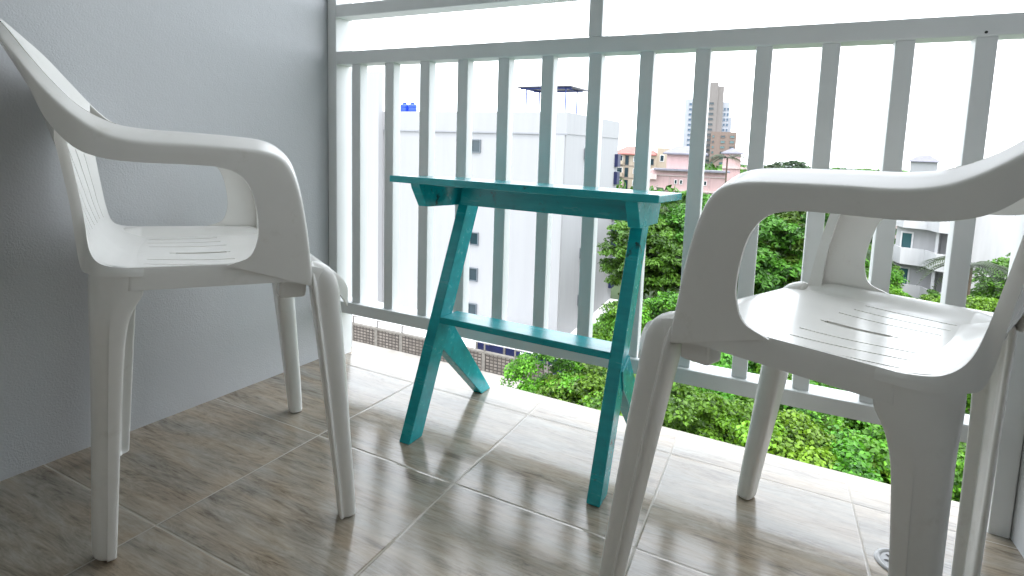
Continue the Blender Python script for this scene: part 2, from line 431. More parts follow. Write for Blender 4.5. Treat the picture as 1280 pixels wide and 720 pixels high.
def make_chair():
    root = empty('plastic_armchair', (0, 0, 0), '', 'chair')
    P = M['plastic']
    # arm and front post: outer corner line, inner end of the top flange, lower edge of the skirt
    FoA = [(.275, -.10, .704), (.275, -.03, .703), (.2755, .015, .700), (.275, .043, .690), (.274, .060, .668), (.272, .075, .625), (.269, .087, .57), (.266, .095, .52), (.2635, .104, .465)]
    FiA = [(.233, -.10, .724), (.233, -.03, .723), (.234, .012, .720), (.236, .040, .709), (.246, .062, .682), (.251, .078, .632), (.252, .090, .574), (.251, .098, .522), (.250, .107, .465)]
    SbA = [(.275, -.10, .674), (.275, -.055, .6725), (.275, -.025, .664), (.274, -.006, .642), (.273, .004, .612), (.270, .010, .575), (.2675, .009, .548), (.2655, -.002, .522), (.2645, -.035, .5085)]
    # back rim: the same three lines swept from the arm round the back to the centre
    FoB = [(.275, -.10, .704), (.277, -.16, .704), (.272, -.20, .712), (.262, -.24, .737), (.241, -.275, .771), (.210, -.308, .812), (.158, -.340, .852), (.09, -.363, .879), (0, -.372, .889)]
    FiB = [(.233, -.10, .724), (.238, -.152, .724), (.244, -.192, .729), (.241, -.231, .748), (.224, -.265, .781), (.197, -.298, .821), (.149, -.329, .860), (.085, -.354, .886), (0, -.363, .896)]
    SbB = [(.275, -.10, .674), (.277, -.16, .674), (.275, -.204, .678), (.266, -.237, .692), (.246, -.268, .727), (.213, -.294, .777), (.160, -.327, .827), (.092, -.352, .858), (0, -.362, .868)]
    def section(Fo, Fi, Sb):
        rows = []
        for q_, (o_, i_, s_) in enumerate(zip(Fo, Fi, Sb)):
            o_, i_, s_ = map(np.array, (o_, i_, s_))
            lip = i_ + (s_-o_)*.22*max(0, min(1, (q_-75)/25))
            def q(a, b, t): return a+(b-a)*t
            c1, c2 = q(o_, i_, .15), q(o_, s_, .14)
            mid = (c1+c2)/2*.35 + o_*.65
            rows.append([lip, i_, q(o_, i_, .96), q(o_, i_, .65), q(o_, i_, .4), c1, (c1+mid)/2*.7+ (q(o_,i_,.07))*.3, mid, (c2+mid)/2*.7+(q(o_,s_,.06))*.3, c2, q(o_, s_, .45), q(o_, s_, .7), q(o_, s_, .95), s_])
        return rows
    n1, n2 = 80, 100
    for sx in (1, -1):
        A = [keyparam(k, n1) for k in (FoA, FiA, SbA)]; B = [keyparam(k, n2) for k in (FoB, FiB, SbB)]
        Fo, Fi, Sb = (np.concatenate([b_[:0:-1], a_]) for a_, b_ in zip(A, B))
        rows = section(Fo, Fi, Sb)
        v = [(p[0]*sx, p[1], p[2]) for r in rows for p in r]
        f = grid_faces(len(rows), 14)
        if sx > 0: f = [q[::-1] for q in f]
        o = mesh_obj('armrest', v, f, P, root, True); solid(o, .0042)
    v, f = [], []
    def ztop(x, y):
        a = abs(x)/.2585
        rim = max(0, (a-.80)/.20); rim = rim*rim*(3-2*rim)
        z = .4895 + .0185*rim*(1 if y < .06 else max(0, 1-(y-.06)/.08)) + .004*math.cos(a*1.5)*0
        z -= .005*math.exp(-((y+.06)/.09)**2)*(1-min(1, a*1.05)**2)
        if y > .115: 
            t = (y-.115)/.063; z -= .004*t + .040*t*t*t
        return z
    # backrest: concave slatted panel hung from the rim
    NU, NV = 125, 96
    top = np.array(keyparam(FiB, 400))
    s1 = int(400*4.0/8)                                   # the panel leaves the rim here
    edge = keyparam([(.2585, -.150, .5080), (.2570, -.178, .5085), (.2420, -.206, .513), (.210, -.222, .528), (.1830, -.231, .562), (.1745, -.240, .610), (.179, -.251, .67), (.190, -.260, .72), tuple(top[s1])], NV)
    cen = keyparam([(0, -.140, .4870), (0, -.170, .4890), (0, -.200, .4985), (0, -.226, .525), (0, -.246, .57), (0, -.262, .62), (0, -.288, .70), (0, -.326, .81), tuple(top[-1])], NV)
    base = len(v); pv = []
    LIP = [.25, .6, 1.0]
    for i in range(NV):
        t = i/(NV-1); row = []
        for j in range(NU):
            u = (j/(NU-1))*2-1; a = abs(u)
            k = s1+(399-s1)*(1-a); k0 = int(k); k1 = min(399, k0+1); tp = top[k0]*(1-(k-k0))+top[k1]*(k-k0)
            w = a**2.2
            y = cen[i][1]*(1-w)+edge[i][1]*w; x = edge[i][0]*a
            rm = max(0, (a-.80)/.20); rm = rm*rm*(3-2*rm); q0 = min(1, t/.32); q0 = q0*q0*(3-2*q0); wz = rm*(1-q0)+w*q0
            z = cen[i][2]*(1-wz)+edge[i][2]*wz
            zb = ztop(edge[0][0]*a, cen[0][1]*(1-w)+edge[0][1]*w)-.0006
            z += (zb-(cen[0][2]*(1-rm)+edge[0][2]*rm))*(1-t)**6
            row_top = np.array([edge[-1][0]*a, cen[-1][1]*(1-w)+edge[-1][1]*w, cen[-1][2]*(1-w)+edge[-1][2]*w])
            p = np.array([x, y, z]) + (tp-row_top)*t**2.2
            row.append((p[0]*(1 if u >= 0 else -1), p[1], p[2]))
        e0_ = row[-1]; f_ = max(0., min(1., (e0_[2]-.53)/.07)); f_ = f_*f_*(3-2*f_); tt_ = min(1, (1-t)*6)
        on_ = np.array((e0_[0]-.19, (e0_[1]+.16)*1.0)); on_ = on_/np.linalg.norm(on_)*.0045; end = np.array((e0_[0]+on_[0], e0_[1]+min(0, on_[1]), min(e0_[2]-.010, .496)))*(1-f_) + np.array((e0_[0]+.0025, e0_[1]-.012*tt_, e0_[2]-.003))*f_
        def lipv(p, q):
            sg = math.copysign(1, p[0]); d_ = end-np.array(e0_)
            return (p[0]+sg*d_[0]*math.sqrt(q), p[1]+d_[1]*q, p[2]+d_[2]*q)
        pv += [lipv(row[0], q) for q in LIP[::-1]] + row + [lipv(row[-1], q) for q in LIP]
    NC = NU+6
    SL = {NU//2 + k for k in (-39, -26, -13, 0, 13, 26, 39)}
    def keep(i, j):
        p = np.mean([pv[i*NC+j], pv[i*NC+j+1], pv[(i+1)*NC+j], pv[(i+1)*NC+j+1]], axis=0)
        if (j-3) in SL and .545 < p[2] < .70-.0006*abs(j-3-NU//2): return False
        return (p[0]/.066)**2 + ((p[2]-.800)/.0135)**2 >= 1
    pf = grid_faces(NV, NC, keep=keep)
    v2 = v + pv; f2 = f + [tuple(base+k for k in q) for q in pf]
    o = mesh_obj('backrest', v2, f2, P, root, True)
    bm = bmesh.new(); bm.from_mesh(o.data); bmesh.ops.remove_doubles(bm, verts=bm.verts[:], dist=.0006)
    bm.normal_update(); bm.to_mesh(o.data); bm.free()
    solid(o, .004, -1)
    # seat: dished top with slits, rolled front, side skirts
    nx, ny = 111, 110
    xs = np.concatenate([[-1.012, -1.011, -1.008, -1.003], np.linspace(-1, 1, nx), [1.003, 1.008, 1.011, 1.012]])
    zs_drop = [.034, .022, .010, .003]
    ys = np.linspace(-.215, .178, ny)
    def halfw(y):
        w = .2585
        if y > .10: w -= .035*((y-.10)/.078)**2.2
        if y < -.168: w -= .03*min(1, (-.168-y)/.03)
        return w
    rows = []
    for y in ys:
        for k, u in enumerate(xs):
            hw = halfw(y); uc = max(-1, min(1, u))
            x = uc*hw*(1 + 1.1*(y+.09)*(1-uc**4)*(1-max(0, y-.06)/.118 if y > .06 else 1))
            z = ztop(uc*.2585, y)
            if abs(u) > 1:
                kk = k if u < 0 else len(xs)-1-k
                z -= zs_drop[kk]; x = math.copysign(hw + .0030*math.sqrt(min(1, zs_drop[kk]/.034)), u)
            rows.append((x, y, z))
    ncol = len(xs)
    mid_ = (ncol-1)//2
    slit_cols = {0: (-.113, -.006), 17: (-.150, -.005), -17: (-.150, -.005), 28: (-.152, -.012), -28: (-.152, -.012), 39: (-.152, -.015), -39: (-.152, -.015)}
    def keep(i, j):
        d = j-mid_
        yy = (ys[i]+ys[i+1])/2
        if d in (-1, 1) and -.105 < yy < -.014: return False
        r = slit_cols.get(d)
        return not (r and r[0] < yy < r[1])
    f = grid_faces(ny, ncol, keep=keep)
    o = mesh_obj('seat', rows, f, P, root, True); solid(o, .004, -1)
    # front apron under the rolled edge
    # legs
    for sx in (1, -1):
        prof = [(.0012, -.0015), (.0022, .002), (.0005, .005), (-.0035, .0068), (-.0035, .012), (-.001, .022), (-.0005, .032), (-.004, .0425), (-.013, .0485), (-.028, .051), (-.044, .049), (-.055, .041), (-.059, .026), (-.058, .008), (-.050, .0), (-.028, -.002), (-.006, -.003)]
        zs = [0, .003, .012, .05, .10, .17, .24, .31, .38, .43, .455, .472, .485, .495, .502, .506]
        yr = np.interp(zs, [0, .07, .17, .30, .40, .5], [.1745, .1655, .150, .131, .115, .099])
        xr = np.interp(zs, [0, .25, .5], [.2665, .267, .2665])
        kk = np.interp(zs, [0, .003, .012, .10, .43, .455, .472, .485, .495, .502, .506], [.60, .63, .64, .70, 1.0, 1.02, .98, .88, .70, .42, .1])
        v = []
        for z, y0, x0, k in zip(zs, yr, xr, kk):
            kb = np.interp(z, [0, .43], [.64, 1.0]) if z < .43 else 1.0
            for dx, dy in prof:
                cxx, cyy = -.030, .008
                s_ = k/kb if z > .43 else 1.0
                px_, py_ = dx*kb, dy*kb
                px_ = cxx*kb+(px_-cxx*kb)*s_ ; py_ = cyy*kb+(py_-cyy*kb)*s_
                if z < .012: px_ = cxx*kb+(px_-cxx*kb)*(k/.64)*1.0; py_ = .02*kb+(py_-.02*kb)*(k/.64)
                v.append(((x0+px_)*sx, y0+py_, z))
        n = len(prof); f = grid_faces(len(zs), n, True)
        f.append(tuple(range(n))[::-1]); f.append(tuple(range((len(zs)-1)*n, len(zs)*n)))
        if sx < 0: f = [q[::-1] for q in f]
        o = mesh_obj('leg', v, f, P, root, True)
        md = o.modifiers.new('round', 'SUBSURF'); md.levels = 1; md.render_levels = 2
        # stiffening stub behind the front leg, under the seat
        # rear leg: L section, wide at the top
        zs = [0, .003, .012, .06, .14, .22, .30, .36, .40, .43, .452, .468, .480, .494, .502, .506]
        xo = np.interp(zs, [0, .2, .42, .506], [.204, .229, .2610, .2640])
        yb = np.interp(zs, [0, .3, .43, .48, .503], [-.2175, -.2195, -.2215, -.2235, -.2245]); yf = np.interp(zs, [0, .05, .30, .40, .43, .452, .468, .48, .503], [-.181, -.180, -.176, -.172, -.167, -.157, -.145, -.150, -.160])
        xi = np.interp(zs, [0, .45, .503], [.038, .058, .058])
        v = []
        for z, X, B, Fy, I in zip(zs, xo, yb, yf, xi):
            sh = {0: .006, .003: .0015, .012: 0}.get(z, 0)
            B += sh; X -= sh
            pr = [(X-.005, Fy), (X-.001, Fy-.004), (X, (Fy+B)/2), (X-.001, B+.030), (X-.006, B+.014), (X-.015, B+.005), (X-.028, B+.0005), (X-I+.004, B), (X-I, B+.004), (X-I+.004, B+.010), (X-.030, B+.014), (X-.018, B+.024), (X-.013, (Fy+B)/2), (X-.012, Fy-.004), (X-.010, Fy)]
            tp = [(.2560, Fy), (.2624, Fy-.004), (.2630, min(-.178, Fy-.012)), (.2570, -.1965), (.2480, -.2090), (.2370, -.2165), (.2260, -.2215), (.2140, -.2240), (.2060, -.2220), (.2080, -.2130), (.2200, -.2080), (.2340, -.2000), (.2440, -.1880), (.2480, -.1700), (.2500, -.1640)]
            q_ = max(0., min(1., (z-.425)/.05)); q_ = q_*q_*(3-2*q_)
            shr = max(0., (z-.495)/.011)*.004
            pr = [(a*(1-q_)+c*q_-shr*.7, b*(1-q_)+d*q_+shr) for (a, b), (c, d) in zip(pr, tp)]
            v += [(a*sx, b, z) for a, b in pr]
        n = 15; f = grid_faces(len(zs), n, True)
        f.append(tuple(range(n))[::-1]); f.append(tuple(range((len(zs)-1)*n, len(zs)*n)))
        if sx < 0: f = [q[::-1] for q in f]
        o = mesh_obj('leg', v, f, P, root, True)
        md = o.modifiers.new('round', 'SUBSURF'); md.levels = 1; md.render_levels = 2
    # stiffening stubs under the seat beside the front legs
    for sx in (1, -1):
        bm = bmesh.new(); add_box(bm, min(sx*.205, sx*.245), max(sx*.205, sx*.245), .052, .098, .440, .480, .006, 3); bm_obj('stiffener', bm, P, root)
    return root

def place_frame(o, org, x, y):
    x = Vector(x); y = Vector(y); z = x.cross(y).normalized()
    x.normalize(); y = z.cross(x)
    m = Matrix((x, y, z)).transposed().to_4x4(); m.translation = Vector(org)
    o.matrix_world = m

def copy_tree(o, parent=None):
    c = o.copy(); link(c)
    if parent: c.parent = parent
    for ch in list(o.children): copy_tree(ch, c)
    return c

chair = make_chair()
chair2 = copy_tree(chair)
G = 'plastic armchairs on the balcony'
tag(chair, 'white plastic armchair beside the grey wall, left of the teal table', 'chair', G)
tag(chair2, 'white plastic armchair right of the teal table, beside the floor drain', 'chair', G)
yL = Vector((.5262, .8490, -.0506)); xL = Vector((.8496, -.5259, .0190))
oL = Vector((.354, -.773, .038))
place_frame(chair, oL-yL*.006, xL, yL)
yR = Vector((-.9219, .3862, -.0105)); xR = Vector((.3858, .9209, -.0528))
oR = Vector((1.451, -.554, .0137))
place_frame(chair2, oR+yR*.002, xR, yR)

# ------------------------------------------------------------------ teal side table
tx, ty = .835, -.265
zax = Vector((-SLX-.0045, -SLY-.002, 1)).normalized(); yax = Vector((math.sin(.018), math.cos(.018), 0)); yax = (yax-zax*yax.dot(zax)).normalized(); xax = yax.cross(zax)
tm = Matrix((xax, yax, zax)).transposed().to_4x4(); tm.translation = Vector((tx, ty, fz(tx, ty)+.001))
tb = empty('side_table', None, 'teal painted wooden side table with slanting legs against the white railing', 'table', mat=tm)
T = M['teal']
bm = bmesh.new(); add_box(bm, -.336, .338, -.193, .072, .6488, .6655, .0022); bm_obj('tabletop', bm, T, tb)
for s_ in (-1, 1):
    # cleat under the top, ends cut at a slant
    xa, xb = (-.283, -.2555) if s_ < 0 else (.2655, .293)
    prism('cleat', [(-.176, .6484), (-.172, .638), (-.138, .590), (.034, .590), (.056, .638), (.058, .6484)], 'x', xa, xb, T, tb, .0018)
    # long slanting leg, floor to cleat
    la, lb = (-.2550, -.2240) if s_ < 0 else (.2345, .2650)
    o_ = .010 if s_ > 0 else 0
    prism('leg', [(-.210+o_, .0), (-.154+o_, .0), (.094, .6484), (.030, .6484)], 'x', la, lb, T, tb, .0022)
    # brace from the middle of the leg to the far foot
    ba, bb = (-.2590, -.2270) if s_ < 0 else (.2375, .2690)
    prism('leg', [(.160, .0), (.214, .0), (-.045, .285), (-.100, .262), (-.080, .212)], 'x', ba, bb, T, tb, .0022)
bm = bmesh.new(); add_box(bm, -.2235, .2340, -.030, -.004, .594, .6484, .002); bm_obj('beam', bm, T, tb)
bm = bmesh.new(); add_box(bm, -.2235, .2375, -.100, -.018, .283, .300, .002); bm_obj('shelf', bm, T, tb)

# ------------------------------------------------------------------ ground, sea
GZ = -13.0
def flat(name, x0, x1, y0, y1, z, mat):
    o = mesh_obj(name, [(x0, y0, z), (x1, y0, z), (x1, y1, z), (x0, y1, z)], [(0, 1, 2, 3)], mat); o['kind'] = ST; return o
flat('ground', -900, 900, -60, 640, GZ, M['ground'])
flat('yard', -60, -9.6, 10, 26.4, GZ+.03, M['asphalt'])
flat('pavement', -60, -9.0, 26.7, 46, GZ+.03, M['sheet'])
flat('sea', -900, 900, 600, 660, GZ+.05, M['sea'])

# ------------------------------------------------------------------ buildings
def building(name, loc, label, cat='building', rz=0., group=None):
    return empty(name, loc, label, cat, group, rz)
def window(par, x0, x1, z0, z1, y, mat_f, mat_g, depth=.10, face='y', t=.08):
    """a framed window proud of a wall; face 'y' = wall facing -y at y, face 'x' = wall facing +x at x=y, 'X' facing -x"""
    bm = bmesh.new()
    def bx(a0, a1, c0, c1, d0, d1):
        if face == 'y': add_box(bm, a0, a1, y-d1, y-d0, c0, c1)
        elif face == 'x': add_box(bm, y+d0, y+d1, a0, a1, c0, c1)
        else: add_box(bm, y-d1, y-d0, a0, a1, c0, c1)
    bx(x0, x1, z0, z0+t, .003, depth); bx(x0, x1, z1-t, z1, .003, depth)
    bx(x0, x0+t, z0+t+.002, z1-t-.002, .003, depth*.96); bx(x1-t, x1, z0+t+.002, z1-t-.002, .003, depth*.96)
    w = bm_obj('window', bm, mat_f, par)
    bm = bmesh.new(); bx(x0+t+.002, x1-t-.002, z0+t+.002, z1-t-.002, .004, depth*.4); bm_obj('pane', bm, mat_g, w)
    return w
def ridge_roof(name, x0, x1, y0, y1, z0, h, mat, par, inset=.35):
    cx0, cx1 = x0+(x1-x0)*inset, x1-(x1-x0)*inset; cy = (y0+y1)/2
    v = [(x0, y0, z0), (x1, y0, z0), (x1, y1, z0), (x0, y1, z0), (cx0, cy, z0+h), (cx1, cy, z0+h)]
    v += [(a, b, c-.25) for a, b, c in v[:4]]
    f = [(0, 1, 5, 4), (1, 2, 5), (2, 3, 4, 5), (3, 0, 4), (6, 7, 1, 0), (7, 8, 2, 1), (8, 9, 3, 2), (9, 6, 0, 3), (9, 8, 7, 6)]
    return mesh_obj(name, v, f, mat, par)

# --- big white block, front parallel to the railing
WX, WY = -11.28, 32.82
wb = building('white_block', (WX, WY, GZ), 'large plain white building with few small dark windows behind the railing')
H = 2.97-GZ
bm = bmesh.new(); add_box(bm, -19.0, 0, 0, 13.4, 0, H-1.45); bm_obj('wall', bm, M['facade'], wb)
bm = bmesh.new(); add_box(bm, -19.0, .04, -.04, 13.42, H-1.447, H); bm_obj('parapet', bm, M['facade'], wb)
bm = bmesh.new(); add_box(bm, -18.98, .10, -.10, 0-.043, H-1.50, H-1.40); bm_obj('cornice', bm, M['trim'], wb)
bm = bmesh.new(); add_box(bm, -17.0, -15.2, -.62, -.045, 0, H+3.0, .02); add_box(bm, -19.3, -17.003, -.60, 2.0, 0, H+3.0); bm_obj('stair_tower', bm, M['facade2'], wb)
bm = bmesh.new(); add_box(bm, -.85, -.05, -.16, -.004, 0, H-1.52); bm_obj('corner_pier', bm, M['facade2'], wb)
for z0, z1 in ((14.0-.0, 14.0-.95), (10.75, 9.8), (7.25, 6.3), (4.6, 3.6), (1.9, 1.0)):
    window(wb, -7.2, -6.45, z1, z0, 0, M['frame'], M['glass'], .10, 'y', .07)
for z in (13.6, 9.6, 6.2, 2.6):
    for yy in (3.9,):
        window(wb, yy, yy+.8, z-.8, z, 0, M['frame'], M['glass'], .28, 'x', .06)
bm = bmesh.new()
for k in range(8): add_box(bm, .004, .30, 12.4, 13.3, 1.2+k*1.55, 2.3+k*1.55)
bm_obj('louvre', bm, M['navy'], wb)
def water_tank(x, y, z, r, h, label):
    t = empty('water_tank', (x, y, z), label, 'water tank', 'blue rooftop water tanks')
    prof = [(0, 0), (r*.96, 0), (r, .05), (r, h*.25), (r*.965, h*.28), (r, h*.31), (r, h*.55), (r*.965, h*.58), (r, h*.61), (r, h*.78), (r*.93, h*.86), (r*.45, h*.92), (r*.42, h*.94)]
    n = 24; v = [(a*math.cos(2*math.pi*i/n), a*math.sin(2*math.pi*i/n), c) for a, c in prof for i in range(n)]
    mesh_obj('barrel', v, grid_faces(len(prof), n, True), M['tank'], t, True)
    bm = bmesh.new(); add_cyl(bm, (0, 0, h*.93), (0, 0, h*1.05), r*.46, n=20); bm_obj('lid', bm, M['tank'], t)
HT = 2.97
water_tank(-24.85, WY+.5, HT-.25, .33, .92, 'left one of two blue water tanks on the white building roof')
water_tank(-24.10, WY+.5, HT-.25, .33, .92, 'right one of two blue water tanks on the white building roof')
rc = empty('rooftop_canopy', (-13.05, WY+1.2, HT-.6), 'small dark canopy on blue steel posts on the white building roof', 'canopy')
for x in (-1.5, 1.4):
    for y in (-.6, 1.7):
        bm = bmesh.new(); add_cyl(bm, (x, y, -.85), (x, y, 2.18), .05, n=8); bm_obj('post', bm, M['bluesteel'], rc)
bm = bmesh.new()
for y in (-.6, 1.7): add_box(bm, -1.95, 1.8, y-.04, y+.04, 2.18, 2.27)
for x in (-1.5, 1.4): add_box(bm, x-.04, x+.04, -.559, 1.659, 2.185, 2.265)
bm_obj('frame', bm, M['bluesteel'], rc)
prism('roof_sheet', [(-1.2, 2.273), (2.4, 2.273), (2.4, 2.40), (-1.2, 2.33)], 'x', -2.1, 1.95, M['darkroof'], rc)

# --- block boundary wall with brackets; canopy behind it
BWY = 26.46
bwall = building('boundary_wall', (-9.2, BWY, GZ), 'grey concrete block boundary wall below the white building', 'wall')
bm = bmesh.new(); add_box(bm, -22, 0, 0, .18, 0, 1.12); bm_obj('blockwork', bm, M['block'], bwall)
bm = bmesh.new(); add_box(bm, -22, .03, -.03, .21, 1.123, 1.22); bm_obj('coping', bm, M['conc'], bwall)
for k in range(11):
    x = -.35-2.05*k
    bm = bmesh.new(); add_box(bm, x-.11, x+.11, -.05, -.003, 0, 1.118); bm_obj('pier', bm, M['conc'], bwall)
    bm = bmesh.new(); add_box(bm, x-.04, x+.04, .05, .13, 1.223, 1.66); add_box(bm, x-.04, x+.34, .052, .128, 1.662, 1.72); bm_obj('bracket', bm, M['steel_d'] if k > 4 else M['conc'], bwall)
cp = building('carport', (-9.2, BWY+1.6, GZ), 'low carport with pale flat roof and dark navy infill behind the block wall', 'carport')
bm = bmesh.new(); add_box(bm, -6.1, .35, 0, 2.6, 1.06, 1.26); bm_obj('roof', bm, M['sheet'], cp)
bm = bmesh.new()
for k in range(3): add_box(bm, -5.8+k*2.03, -5.8+k*2.03+1.85, .02, .10, .0, 1.055)
bm_obj('navy_infill', bm, M['navy'], cp)  # dark navy boxes filling the bays between the posts
bm = bmesh.new(); add_box(bm, -2.75, -2.45, -.02, .015, .62, .98); bm_obj('notice', bm, M['frame_w'], cp)
for x in (-5.85, -3.86, -1.83, .15):
    bm = bmesh.new(); add_box(bm, x-.07, x+.07, -.03, .14, 0, 1.055); bm_obj('post', bm, M['conc'], cp)

# --- beige apartment block with red roof
be = building('apartment_building', (-29.2, 128, GZ), 'beige apartment block with a red tiled roof', 'building', R_(8))
bm = bmesh.new(); add_box(bm, -4.2, 1.6, 0, 14, 0, 12.3); bm_obj('wall', bm, M['beige'], be)
ridge_roof('roof', -4.9, 2.2, -.7, 14.6, 12.3, 1.7, M['redroof'], be)
for fl in range(4):
    z = 1.0+fl*2.9
    bm = bmesh.new(); add_box(bm, -4.0, -2.3, -.9, -.003, z, z+.9); bm_obj('balcony', bm, M['beige'], be)
    window(be, -3.9, -2.4, z+.2, z+2.2, 0, M['frame_w'], M['glass'], .12, 'y', .1)
    window(be, -1.9, -.9, z-.2, z+2.2, 0, M['beiged'], M['glass'], .12, 'y', .1)
    window(be, .1, 1.1, z+.7, z+2., 0, M['frame_w'], M['glass'], .12, 'y', .1)
    if fl < 4:
        bm = bmesh.new(); add_box(bm, -4.25, 1.65, -.12, -.004, z-.35, z-.22); bm_obj('floor_band', bm, M['beiged'], be)
be2 = building('apartment_building', (-24.2, 133, GZ), 'narrow cream stair tower with a red roof edge beside the pink building', 'building', R_(8))
bm = bmesh.new(); add_box(bm, -2.6, -.4, 0, 8, 0, 12.2); add_box(bm, -.397, 2.4, .5, 8, 0, 13.9); bm_obj('wall', bm, M['beige'], be2)
ridge_roof('roof', -3.1, -.45, -.5, 8.5, 12.2, 1.0, M['redroof'], be2)
window(be2, -2.2, -1.0, 9.6, 11.2, 0, M['beiged'], M['glass'], .1, 'y', .1)
window(be2, .3, 1.3, 10.6, 12.2, .5, M['frame_w'], M['glass'], .1, 'y', .1)

# --- pink building
pk = building('pink_building', (-15.0, 97, GZ), 'pink building with grey hipped roof and small windows', 'building', R_(7))
bm = bmesh.new(); add_box(bm, -3.8, 9.2, 0, 12, 0, 9.9); bm_obj('wall', bm, M['pink'], pk)
bm = bmesh.new(); add_box(bm, -1.0, 5.4, 2, 11, 9.903, 13.0); bm_obj('upper_storey', bm, M['pink'], pk)
ridge_roof('roof', -1.7, 6.0, 1.2, 11.8, 13.02, 1.35, M['greyroof'], pk, .3)
bm = bmesh.new(); add_box(bm, -3.0, 9.6, -1.2, 1.98, 9.95, 10.25); bm_obj('canopy', bm, M['greyroof'], pk)
bm = bmesh.new(); add_box(bm, -3.9, 9.3, -.25, -.003, 6.4, 6.62); add_box(bm, -3.9, 9.3, -.25, -.003, 9.0, 9.2); bm_obj('cornice', bm, M['pinkl'], pk)
for x in (-2.6, 1.4, 4.3, 7.2):
    window(pk, x, x+1.1, 4.6, 5.9, 0, M['frame_w'], M['glass_b'], .15, 'y', .1)
for x in (.6, 1.5, 4.6, 5.5): window(pk, x, x+.5, 7.6, 8.4, 0, M['frame_w'], M['glass'], .15, 'y', .08)
for x in (.9, 4.0, 6.8): window(pk, x, x+.5, 3.2, 4.0, 0, M['frame_w'], M['glass'], .15, 'y', .08)
bm = bmesh.new()
for x in (-.2, 3.6, 6.4): add_cyl(bm, (x, -.06, 0), (x, -.06, 8.9), .06, n=8)
bm_obj('drainpipe', bm, M['pinkl'], pk)
bm = bmesh.new(); add_box(bm, -3.8, -2.4, -.9, -.004, 8.3, 9.3); bm_obj('balcony', bm, M['pinkl'], pk)
pt = building('pink_pavilion', (-6.6, 118, GZ), 'pink tower pavilion with a pyramid roof in front of the brown tower', 'building', R_(5))
bm = bmesh.new(); add_box(bm, -1.7, 1.7, 0, 3.4, 0, 13.3); bm_obj('wall', bm, M['pink'], pt)
ridge_roof('roof', -2.1, 2.1, -.4, 3.8, 13.3, 1.0, M['greyroof'], pt, .48)
bm = bmesh.new(); add_box(bm, -1.75, 4.0, -.3, -.003, 10.1, 10.5); bm_obj('cornice', bm, M['pinkl'], pt)

# --- distant high-rise
tw = building('tower_block', (-36, 352, GZ), 'tall grey and white high rise tower in the far distance', 'building', R_(6))
bm = bmesh.new(); add_box(bm, -15.5, -2.2, 4, 22, 0, 45.0); bm_obj('white_wing', bm, M['towerw'], tw)
bm = bmesh.new(); add_box(bm, -2.2, 3.3, 0, 18, 0, 54.6); add_box(bm, 3.3, 6.6, .6, 18, 0, 52.3); bm_obj('core', bm, M['towerg'], tw)
bm = bmesh.new(); add_box(bm, 6.6, 10.5, 2, 20, 0, 43.0); add_box(bm, 10.5, 12.2, 4, 20, 0, 34); bm_obj('side_wing', bm, M['towerw'], tw)
bm = bmesh.new(); add_box(bm, .8, 15.0, -9, -.4, 0, 24.6); bm_obj('lower_block', bm, M['brown'], tw)
for k in range(13):
    z = 3+k*3.15
    window(tw, -13.2, -8.9, z, z+1.7, 4, M['towerw'], M['glass_b'], .25, 'y', .15)
    window(tw, -7.6, -3.2, z, z+1.7, 4, M['towerw'], M['glass_b'], .25, 'y', .15)
    window(tw, -1.7, 1.4, z+.3, z+1.9, 0, M['towerg'], M['glass'], .2, 'y', .15)
    if z < 39: window(tw, 7.0, 8.5, z, z+1.9, 2, M['towerw'], M['glass_b'], .25, 'y', .15); window(tw, 8.9, 10.3, z, z+1.9, 2, M['towerw'], M['glass_b'], .25, 'y', .15)
for k in range(7):
    z = 2.2+k*3.15
    for x in (1.6, 6.3, 11.4): window(tw, x, x+2.6 if x > 2 else x+1.3, z, z+1.5, -9, M['brown'], M['glass_g'] if (k+int(x)) % 3 else M['glass'], .25, 'y', .15)

# --- white building with stepped balconies
bb = building('balcony_building', (11.9, 46.9, GZ), 'white apartment building with stacked balconies above bright green shrubs', 'building', R_(-18))
bm = bmesh.new(); add_box(bm, -2.2, 9, 1.6, 12, 0, 11.4); bm_obj('wall', bm, M['facade_b'], bb)
for k in range(4):
    z = .2+k*2.75
    bm = bmesh.new(); add_prism(bm, [(-2.6, 1.6), (-1.6, .1), (-.2, .2), (.6, -1.0), (2.4, -1.0), (2.4, 1.597)], 'z', z, z+.22); bm_obj('slab', bm, M['facade_b'], bb)
    bm = bmesh.new()
    pts = [(-2.6, 1.58), (-1.6, .1), (-.2, .2), (.6, -1.0), (2.4, -1.0)]
    for (xa, ya), (xb, yb) in zip(pts, pts[1:]):
        dx, dy = xb-xa, yb-ya; L = math.hypot(dx, dy); nx_, ny_ = -dy/L*.10, dx/L*.10
        add_prism(bm, [(xa, ya), (xb, yb), (xb+nx_, yb+ny_), (xa+nx_, ya+ny_)], 'z', z+.222, z+1.25)
    bm_obj('balcony', bm, M['facade_b'], bb)
    for x in (-1.9, .9):
        window(bb, x, x+.8, z+.3, z+2.3, 1.6, M['frame_w'], M['glass_g'], .12, 'y', .1)
    bm = bmesh.new(); add_box(bm, .42, .60, -.2, 1.597, z+.223, z+2.75); add_box(bm, 2.2, 2.38, -.85, 1.597, z+.223, z+2.75); bm_obj('fin', bm, M['facade_b'], bb)
wr = building('white_annex', (27.5, 88, GZ), 'plain white building with small high windows at the far right', 'building', R_(-14))
bm = bmesh.new(); add_box(bm, -3.2, 9, 0, 10, 0, 10.8); bm_obj('wall', bm, M['facade'], wr)
bm = bmesh.new(); add_box(bm, -3.25, 9, -.12, -.004, 3.6, 3.8); add_box(bm, -3.25, 9, -.12, -.004, 6.9, 7.1); bm_obj('cornice', bm, M['trim'], wr)
